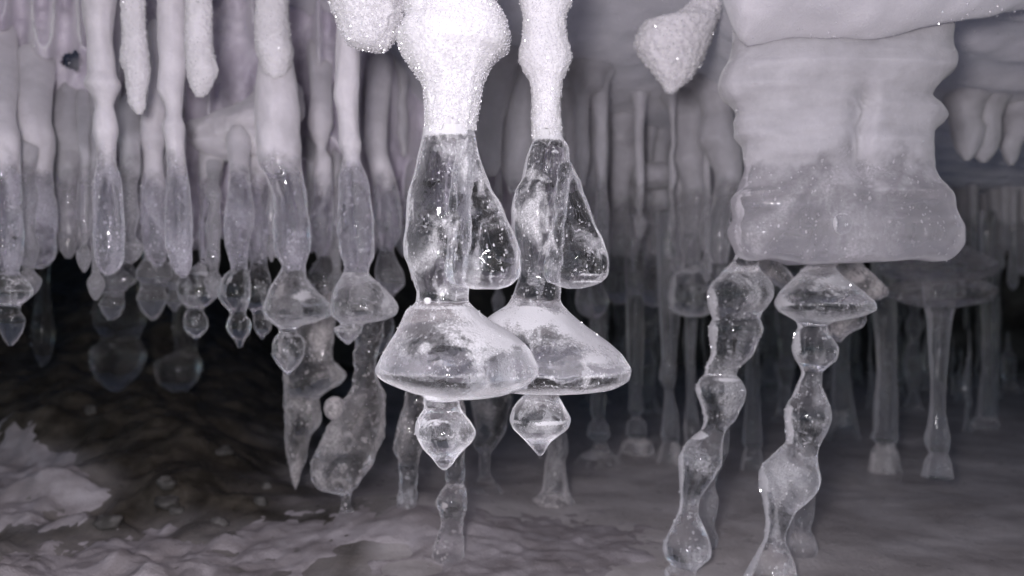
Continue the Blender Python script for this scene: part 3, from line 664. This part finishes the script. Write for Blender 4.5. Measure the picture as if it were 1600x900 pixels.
icicle('double knobbed icicle with glittering clear lower end near the left edge', .86,
       [(100, 26, 84), (150, 20, 80), (190, 25, 78), (215, 27, 82), (260, 31, 80), (300, 30, 82), (330, 30, 85), (380, 35, 84), (400, 38, 83), (412, 46, 76), (420, 58, 66)], [(100, sh, 'icicle')], root=.08)
icicle('icicle with a bulb and drop cut by the left edge of the picture', .80,
       [(60, -26, 24), (120, -22, 26), (180, -20, 22), (220, -20, 27), (300, -20, 29), (360, -18, 33), (400, -15, 31), (425, -10, 28), (433, -18, 34), (443, -22, 44), (455, -22, 50), (466, -18, 44), (477, -4, 32), (486, -5, 30), (500, -5, 37), (513, 0, 35), (528, 6, 28), (540, 13, 19)],
       [(60, sh, 'icicle'), (429, bb, 'clear'), (482, dp, 'clear')], root=.14)
icicle('dull brownish icicle far behind the gap beside the leftmost straight icicle', .93,
       [(150, 90, 130), (180, 78, 142), (215, 74, 146), (235, 82, 144), (260, 88, 124), (300, 90, 121), (350, 92, 120), (390, 95, 118), (404, 103, 111)], [(150, sh, 'back')], root=.03)
icicle('thin dull icicle far behind and touching the dull brownish one', .95,
       [(230, 122, 152), (300, 126, 148), (360, 128, 146), (392, 131, 144), (402, 135, 140)], [(230, sh, 'back')], root=.03)
icicle('dim tan icicle with stacked bulbs, behind the glinting straight icicle tip', .93,
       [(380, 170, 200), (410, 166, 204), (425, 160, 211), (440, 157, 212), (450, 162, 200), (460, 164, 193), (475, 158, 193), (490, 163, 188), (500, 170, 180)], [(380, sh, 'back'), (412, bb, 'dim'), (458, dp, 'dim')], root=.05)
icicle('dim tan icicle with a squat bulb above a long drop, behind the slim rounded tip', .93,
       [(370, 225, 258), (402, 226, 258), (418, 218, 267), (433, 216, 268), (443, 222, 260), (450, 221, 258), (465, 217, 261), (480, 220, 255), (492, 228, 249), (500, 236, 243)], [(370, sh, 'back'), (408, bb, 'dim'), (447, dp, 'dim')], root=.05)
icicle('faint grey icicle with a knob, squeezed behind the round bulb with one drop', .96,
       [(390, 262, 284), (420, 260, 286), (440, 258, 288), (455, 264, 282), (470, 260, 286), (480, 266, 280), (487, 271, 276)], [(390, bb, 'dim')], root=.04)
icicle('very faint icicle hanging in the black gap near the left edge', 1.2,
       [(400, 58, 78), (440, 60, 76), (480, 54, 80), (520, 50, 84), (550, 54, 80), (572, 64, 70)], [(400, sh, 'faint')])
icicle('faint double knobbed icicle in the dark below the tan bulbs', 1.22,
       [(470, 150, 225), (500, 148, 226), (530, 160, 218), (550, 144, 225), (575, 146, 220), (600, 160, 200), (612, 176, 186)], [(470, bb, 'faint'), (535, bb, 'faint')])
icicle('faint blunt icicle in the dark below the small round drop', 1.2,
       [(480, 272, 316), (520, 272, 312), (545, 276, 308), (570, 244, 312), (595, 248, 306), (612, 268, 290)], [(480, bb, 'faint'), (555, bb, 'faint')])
ice('ice_ledge', 'broad pale ice ledge bulging from the wall above the narrow icicles at left', 'ice ledge', .93,
    [(128, 420, 462), (134, 400, 470), (150, 392, 474), (165, 372, 475), (180, 334, 474), (195, 304, 472), (212, 294, 470), (228, 300, 468), (240, 318, 462), (250, 340, 452), (255, 360, 430)], [(128, 'ledge', 'icicle')], ratio=.7, wob=.12, nseg=80, rough=.002, rfreq=60)
GS = 'frosted stubs hanging at upper left'
for lab, d, rr in (('short frosted stub ending in a blunt tip between two wavy icicles', .77, [(0, 190, 226), (60, 192, 228), (95, 189, 232), (115, 196, 232), (150, 200, 227), (165, 203, 226), (174, 209, 224), (179, 214, 221)]),
                   ('frosted stub with a swollen ragged end, right of the wavy icicle', .76, [(0, 290, 330), (60, 290, 331), (92, 291, 336), (110, 292, 340), (128, 295, 333), (142, 300, 326), (152, 307, 319)]),
                   ('lone frosted stub with a rounded tip left of the hanging frost clump', .79, [(0, 400, 450), (60, 399, 454), (80, 401, 458), (100, 408, 455), (120, 413, 447), (133, 420, 440), (140, 427, 433)])):
    frosty('icicle_stub', lab, 'icicle', d, rr, mat='rime_glint', rough=.0006, rfreq=420, nseg=90, ncry=160, csize=.0006, group=GS)

# ------------------------------------------------------------------ icicles between and right of the front pair
GM = 'grey icicles behind the front pair'
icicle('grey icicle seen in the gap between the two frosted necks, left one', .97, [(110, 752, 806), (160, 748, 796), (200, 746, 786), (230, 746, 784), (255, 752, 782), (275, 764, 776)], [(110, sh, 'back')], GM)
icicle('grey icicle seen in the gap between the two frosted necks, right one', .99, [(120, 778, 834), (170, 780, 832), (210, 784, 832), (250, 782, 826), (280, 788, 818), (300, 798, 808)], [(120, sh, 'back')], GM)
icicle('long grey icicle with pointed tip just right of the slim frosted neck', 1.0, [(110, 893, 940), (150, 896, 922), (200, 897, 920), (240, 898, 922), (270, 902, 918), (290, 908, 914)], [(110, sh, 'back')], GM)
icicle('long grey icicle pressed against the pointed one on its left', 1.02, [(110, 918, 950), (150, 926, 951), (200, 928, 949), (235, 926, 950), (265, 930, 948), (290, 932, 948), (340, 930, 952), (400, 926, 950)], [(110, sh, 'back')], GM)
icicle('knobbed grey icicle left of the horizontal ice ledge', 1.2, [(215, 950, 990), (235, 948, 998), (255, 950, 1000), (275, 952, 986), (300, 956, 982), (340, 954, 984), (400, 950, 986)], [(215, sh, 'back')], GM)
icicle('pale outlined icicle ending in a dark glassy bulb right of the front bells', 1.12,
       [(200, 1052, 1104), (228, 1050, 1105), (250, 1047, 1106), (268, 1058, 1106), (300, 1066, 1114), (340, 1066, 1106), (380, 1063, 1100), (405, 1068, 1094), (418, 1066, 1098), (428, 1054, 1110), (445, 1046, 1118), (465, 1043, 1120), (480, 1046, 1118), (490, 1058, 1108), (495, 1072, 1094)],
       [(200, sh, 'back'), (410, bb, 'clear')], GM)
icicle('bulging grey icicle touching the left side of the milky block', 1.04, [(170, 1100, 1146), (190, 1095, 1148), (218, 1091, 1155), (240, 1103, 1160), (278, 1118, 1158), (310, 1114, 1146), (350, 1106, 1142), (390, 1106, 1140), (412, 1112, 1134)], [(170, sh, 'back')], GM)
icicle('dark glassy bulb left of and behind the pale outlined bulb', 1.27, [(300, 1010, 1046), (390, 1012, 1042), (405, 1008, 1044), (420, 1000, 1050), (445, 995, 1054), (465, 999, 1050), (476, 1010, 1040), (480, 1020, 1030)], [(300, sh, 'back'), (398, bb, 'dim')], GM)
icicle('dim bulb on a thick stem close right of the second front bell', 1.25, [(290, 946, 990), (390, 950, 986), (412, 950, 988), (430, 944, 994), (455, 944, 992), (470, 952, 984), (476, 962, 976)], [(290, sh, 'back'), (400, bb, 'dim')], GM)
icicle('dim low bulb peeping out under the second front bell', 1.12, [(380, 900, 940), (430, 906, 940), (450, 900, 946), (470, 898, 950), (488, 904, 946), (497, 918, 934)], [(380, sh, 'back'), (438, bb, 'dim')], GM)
ice('ice_ledge', 'horizontal grey ice ledge under a dark gap right of the front bells', 'ice ledge', 1.22, [(256, 1002, 1044), (262, 986, 1062), (275, 982, 1066), (287, 988, 1062), (294, 1006, 1040)], [(256, 'shelf', 'back')], ratio=1.1, wob=.1)
ice('ice_slab', 'flat dark grey ice slab hanging left of the pale outlined icicle', 'ice slab', 1.28, [(240, 990, 1064), (300, 986, 1062), (330, 984, 1064), (380, 986, 1062), (398, 990, 1058), (404, 1000, 1046)], [(240, 'slab', 'back')], ratio=.35, power=3.5, wob=.05)
GR = 'icicles behind the milky block at right'
icicle('cluster of fused grey icicle lobes right of the milky block top, left lobe', 1.0, [(90, 1484, 1530), (110, 1486, 1534), (150, 1486, 1540), (200, 1487, 1536), (230, 1495, 1530), (246, 1504, 1520), (251, 1508, 1514)], [(90, sh, 'back')], GR)
icicle('fused grey icicle lobe at upper right, the middle lobe of its cluster', 1.01, [(90, 1520, 1562), (150, 1520, 1570), (185, 1524, 1570), (210, 1520, 1562), (235, 1520, 1556), (249, 1528, 1546), (254, 1534, 1540)], [(90, sh, 'back')], GR)
icicle('fused grey icicle lobe cut by the right edge of the picture', 1.05, [(80, 1566, 1620), (150, 1568, 1616), (190, 1562, 1606), (225, 1564, 1596), (250, 1572, 1588), (258, 1577, 1583)], [(80, sh, 'back')], GR)
for lab, d, rr in (('dark glassy disc jutting out below the right end of the milky block, upper one', .93, [(372, 1440, 1480), (392, 1410, 1512), (405, 1392, 1534), (418, 1380, 1546), (428, 1388, 1543), (436, 1410, 1520), (440, 1440, 1490)]),
                   ('dark glassy disc below another disc, under the right end of the milky block', .95, [(432, 1440, 1490), (442, 1408, 1528), (455, 1398, 1538), (466, 1400, 1534), (475, 1420, 1510), (480, 1440, 1490)]),
                   ('slanting grey ice cap behind the right shoulder of the mushroom cap', .84, [(400, 1306, 1336), (412, 1302, 1344), (425, 1308, 1358), (440, 1322, 1374), (452, 1336, 1384), (460, 1346, 1386), (467, 1356, 1374)]),
                   ('slanting grey ice cap between the two bulbous columns', .84, [(398, 1182, 1206), (408, 1182, 1216), (420, 1188, 1228), (433, 1200, 1238), (445, 1212, 1240), (452, 1222, 1236)]),
                   ('curved grey ice shell tucked below the mushroom cap on its right', .80, [(488, 1290, 1346), (498, 1288, 1350), (508, 1288, 1346), (518, 1292, 1330), (528, 1298, 1318), (534, 1304, 1312)])):
    ice('ice_mushroom', lab, 'ice mushroom', d, rr, [(0, 'cap', 'faint' if 'disc' in lab else 'grey')], 'ice caps below the milky block', wob=.2 if 'disc' in lab else .1, rough=.0015, rfreq=70, cry=40, csize=.0006)
ice('ice_column', 'dark clear column carrying the glassy discs below the milky block', 'ice column', .97,
    [(360, 1440, 1486), (478, 1446, 1490), (500, 1450, 1486), (560, 1453, 1480), (600, 1455, 1477), (640, 1453, 1476), (665, 1450, 1480), (685, 1446, 1483), (697, 1448, 1482), (708, 1452, 1480), (722, 1446, 1485), (745, 1440, 1488)], [(360, sh, 'dim'), (690, 'foot', 'dim')], 'far ice columns')

lab = 'pale translucent icicle in the crowd hanging behind the nearer icicles'
for i in range(44):
    px = -20 + 1150 * (i + .5 + random.uniform(-.6, .6)) / 44
    if px < 560: d = float(wall_depth(px)) - random.uniform(.02, .13); y1 = random.uniform(385, 470)
    else: d = random.uniform(1.05, 1.3); y1 = random.uniform(330, 500)
    w = random.choice((6, 8, 10, 13)) * random.uniform(.8, 1.2); y0 = random.uniform(110, 200); rr = [(y0, px - w * 1.2, px + w * 1.2)]; y = y0 + 30
    while y < y1 - 48:
        s_ = random.uniform(.65, 1.3); c_ = px + random.uniform(-2, 2); rr.append((y, c_ - w * s_, c_ + w * s_)); y += random.uniform(16, 40)
    rr += [(y1 - 44, px - w * .6, px + w * .6), (y1 - 28, px - w * 1.35, px + w * 1.35), (y1 - 12, px - w, px + w), (y1, px - w * .25, px + w * .25)]
    ice('icicle', lab, 'icicle', d, rr, [(0, sh, 'back')], 'crowded icicles behind the front rows', nseg=26, wob=.1, up=px >= 560, lean=0 if px >= 560 else .10, cry=14, csize=.0006)
# ------------------------------------------------------------------ stalagmites and columns on the ground
def gy(px, d):                                 # image row of the ground at column px, distance d
    X = np.array([(px - 800) / F * d]); return 450 - F * float(zground(X, np.array([d]))[0]) / d
GC = 'ice lumps and stalagmites at bottom centre'
ice('icicle', 'cloudy hanging ice stem below the lopsided mushroom bulb', 'icicle', .93, [(440, 470, 520), (500, 466, 520), (560, 446, 522), (585, 447, 540), (600, 448, 530), (625, 447, 497), (640, 446, 500), (660, 447, 500), (680, 447, 484), (700, 448, 478), (725, 451, 474), (750, 456, 468), (765, 460, 464)], [(440, sh, 'grey')], GC, wob=.16, nseg=90, rough=.0014, rfreq=65, cry=90)
ice('ice_lump', 'big tilted lump of cloudy cracked ice on a thin stem left of the front drop', 'ice lump', .85,
    [(470, 560, 606), (520, 558, 602), (560, 556, 592), (590, 554, 596), (610, 550, 602), (630, 532, 603), (650, 519, 600), (680, 503, 598), (695, 497, 597), (710, 493, 595), (730, 489, 585), (750, 488, 570), (762, 494, 560), (768, 515, 554), (774, 528, 551), (782, 532, 549), (800, 528, 553), (820, 516, 560), (840, 505, 566), (858, 484, 574), (876, 460, 600)],
    [(470, 'lump', 'grey'), (770, 'foot', 'grey')], GC, ratio=.7, wob=.16, nseg=110, rough=.0020, rfreq=60, cry=160)
ice('ice_nodule', 'small pale ice knob sticking to the upper left of the tilted lump', 'ice nodule', .84, [(620, 518, 528), (626, 509, 535), (638, 506, 538), (648, 509, 534), (655, 516, 526)], [(620, 'knob', 'grey')], wob=.1)
ice('ice_column', 'cloudy ice column with a waist and a wide foot left of the front drop tip', 'ice column', .86,
    [(560, 634, 670), (600, 635, 666), (620, 632, 666), (650, 625, 664), (680, 618, 661), (700, 617, 660), (720, 623, 655), (740, 625, 652), (780, 621, 650), (800, 618, 652), (815, 610, 658), (830, 596, 664), (845, 584, 680), (860, 560, 700)],
    [(560, sh, 'grey'), (722, 'stem', 'clear'), (806, 'foot', 'grey')], GC, wob=.08, nseg=70, rough=.0012, rfreq=110, cry=70)
ice('ice_column', 'cloudy ice column with one round swelling right below the front drop', 'ice column', .76,
    [(640, 690, 728), (700, 692, 726), (740, 695, 725), (755, 697, 724), (768, 687, 728), (785, 681, 731), (798, 687, 727), (812, 690, 724), (835, 684, 723), (860, 677, 725), (900, 672, 729), (920, 664, 740)],
    [(640, sh, 'grey'), (752, bb, 'grey'), (806, 'foot', 'grey')], GC, wob=.05, nseg=70, rough=.0008, rfreq=110, cry=60)
ice('ice_column', 'pale far ice column with a wide foot between the two front drops', 'ice column', 1.02,
    [(560, 738, 806), (620, 736, 800), (640, 740, 796), (670, 745, 790), (695, 741, 776), (710, 749, 766), (740, 749, 765), (755, 741, 775), (770, 724, 788), (786, 700, 810)], [(560, sh, 'grey'), (705, 'foot', 'grey')], GC, wob=.08)
ice('ice_column', 'cloudy stalagmite with a broad cone foot right of the second front drop', 'ice column', .98,
    [(640, 852, 880), (670, 850, 884), (690, 854, 887), (705, 855, 888), (720, 852, 883), (740, 850, 885), (760, 847, 888), (775, 840, 893), (788, 822, 902), (800, 800, 916)], [(640, sh, 'grey'), (750, 'foot', 'grey')], GC, wob=.05)

GF = 'far ice columns'
def fcol(label, d, rows, cut, mat='dim'):
    rows = sorted(rows); yb = gy((rows[-1][1] + rows[-1][2]) / 2, d) + 6
    rows = [(330, rows[0][1] - 4, rows[0][2] + 4)] + rows
    if yb > rows[-1][0] + 3: rows.append((yb, rows[-1][1] - 8, rows[-1][2] + 8))
    ice('ice_column', label, 'ice column', d, rows, [(0, sh, mat), (cut, 'foot', 'grey' if mat == 'dim' else mat)], GF)
fcol('grey ice column with a stacked knob and cone foot right of the second front drop', 1.2, [(480, 922, 948), (590, 925, 946), (610, 924, 947), (640, 923, 945), (655, 926, 944), (665, 920, 950), (680, 918, 953), (690, 930, 946), (700, 926, 950), (712, 906, 961), (730, 893, 975)], 694)
fcol('grey ice column whose foot has a bright ring, second right of the front drops', 1.22, [(480, 978, 1006), (560, 980, 1005), (620, 983, 1003), (640, 982, 1005), (650, 988, 1000), (662, 979, 1010), (678, 978, 1010), (684, 982, 1008), (690, 974, 1018), (705, 968, 1022), (720, 958, 1032)], 684)
fcol('slim glinting ice column left of the crooked bulbous column', 1.2, [(490, 1030, 1062), (560, 1034, 1056), (590, 1030, 1055), (610, 1038, 1052), (650, 1036, 1060), (680, 1033, 1062), (690, 1036, 1060), (700, 1032, 1064), (730, 1026, 1066)], 690)
fcol('short slim ice column touching the crooked bulbous column on its left side', 1.3, [(490, 1070, 1090), (560, 1073, 1086), (620, 1073, 1087), (650, 1070, 1090), (668, 1068, 1093), (690, 1071, 1090)], 655)
fcol('slim dark ice column between the two bulbous columns', 1.16, [(480, 1165, 1186), (600, 1165, 1186), (650, 1164, 1188), (690, 1160, 1190), (700, 1164, 1187), (712, 1161, 1190), (740, 1156, 1196)], 700)
fcol('tall dark ice column with a ringed foot right of the mushroom capped column', 1.16, [(470, 1364, 1398), (580, 1371, 1400), (640, 1366, 1401), (672, 1366, 1400), (684, 1362, 1401), (694, 1370, 1397), (708, 1362, 1402), (735, 1358, 1406)], 690)
fcol('thin ice column with a bright ringed foot near the right edge', 1.5, [(470, 1534, 1550), (560, 1535, 1549), (620, 1530, 1549), (650, 1528, 1554), (664, 1520, 1560), (668, 1524, 1556)], 655)
fcol('short ice column with a pale foot just right of the mushroom capped column', 1.4, [(500, 1300, 1330), (560, 1302, 1326), (610, 1300, 1330), (640, 1300, 1334), (662, 1298, 1338)], 640)
# thin columns crowded in the dark beyond
lab = 'thin dark ice column or spike far back in the crowded right background'
k = 0
for i in range(46):
    px = 895 + 730 * (i + .5 + random.uniform(-.9, .9)) / 46; d = random.uniform(1.4, 2.3)
    w = random.choice((3.5, 5, 7, 9, 12, 15)) * random.uniform(.8, 1.2) * 1.5 / d; yb = gy(px, d) + 4; yt = random.uniform(335, 370)
    sort = random.random(); lx = random.uniform(-9, 9)
    y0 = random.uniform(500, yb - 40) if sort < .22 else yt                 # stump, full column or hanging spike
    y1 = random.uniform(450, 560) if sort > .76 else yb
    rr = [(y0, px - w * .35, px + w * .35)] if sort < .22 else [(y0, px - w * 1.3, px + w * 1.3)]
    y = y0 + 18
    while y < y1 - 26:
        s_ = random.uniform(.55, 1.45); c_ = px + lx * (y - y0) / 220 + random.uniform(-2.5, 2.5); rr.append((y, c_ - w * s_, c_ + w * s_)); y += random.uniform(12, 42)
    c_ = px + lx * (y1 - y0) / 220
    if sort > .76: rr += [(y1 - 12, c_ - w * .9, c_ + w * .9), (y1, c_ - w * .2, c_ + w * .2)]
    else: rr += [(y1 - 20, c_ - w, c_ + w), (y1 - 8, c_ - w * 1.5, c_ + w * 1.5), (y1, c_ - w * 2.4, c_ + w * 2.4)]
    ice('ice_column', lab, 'ice column', d, rr, [(0, sh, 'dim')], 'thin far columns in the right background', nseg=20, wob=.2, cry=12, csize=.0012)
lab = 'short dim icicle fringing the lower edge of the far ice wall'
for i in range(34):
    px = 1130 + 490 * (i + .5 + random.uniform(-.45, .45)) / 34; d = float(wall_depth(px)) - random.uniform(.05, .2)
    w = random.uniform(7, 17); y1 = random.uniform(380, 470)
    ice('icicle', lab, 'icicle', d, [(180, px - w, px + w), (300, px - w * .9, px + w * .9), (y1 - 60, px - w * .7, px + w * .7), (y1 - 40, px - w * .85, px + w * .85), (y1 - 14, px - w, px + w), (y1, px - w * .3, px + w * .3)],
        [(0, sh, 'back')], 'dim icicles along the far wall', nseg=24, wob=.1)

# ------------------------------------------------------------------ stones on the dark bank at lower left
def stone(label, px, py, w, h, mat='stone'):
    NUM[0] += 1
    ds = np.linspace(.6, 2.6, 400); rows = np.array([gy(px, x) for x in ds]); k = int(np.argmin(abs(rows - py - h * .2)))
    d = float(ds[k]); c = np.array([(px - 800) / F * d, d, float(zground(np.array([(px - 800) / F * d]), np.array([d]))[0])])
    u = np.linspace(0, math.pi, 12); th = np.arange(18) / 18 * 2 * math.pi
    v = np.stack(np.broadcast_arrays(np.sin(u)[:, None] * np.cos(th), np.sin(u)[:, None] * np.sin(th), np.cos(u)[:, None]), -1).reshape(-1, 3)
    v = v * (1 + .28 * fbm(v * 1.4 + NUM[0] * 3, NUM[0], 3))[:, None]
    v = v * np.array([w, w * .8, h * 1.3]) / F * d + c
    o = mesh_obj('stone', v, grid_faces(12, 18)[:, ::-1], mat, None, c); tag(o, label, 'stone', 'stones on the dark bank')
for a in (('flat grey stone on the dark bank, widest of the small group', 262, 783, 21, 8), ('flat stone just below the widest one on the dark bank', 276, 801, 13, 6), ('pale stone on the bank beside a dark crack under the cloudy stem', 352, 705, 17, 8),
          ('small pale stone near the right end of the dark bank', 407, 786, 11, 9), ('tiny pale stone above the small pale one on the bank', 416, 762, 8, 6), ('upright light stone high on the dark left bank', 142, 640, 9, 10),
          ('rounded dark stone on the bank right of the snow patch', 262, 755, 14, 8), ('low stone lying close above the snow edge', 342, 815, 14, 6), ('dark stone half sunk beside the left snow patch', 170, 812, 22, 9)):
    stone(*a)
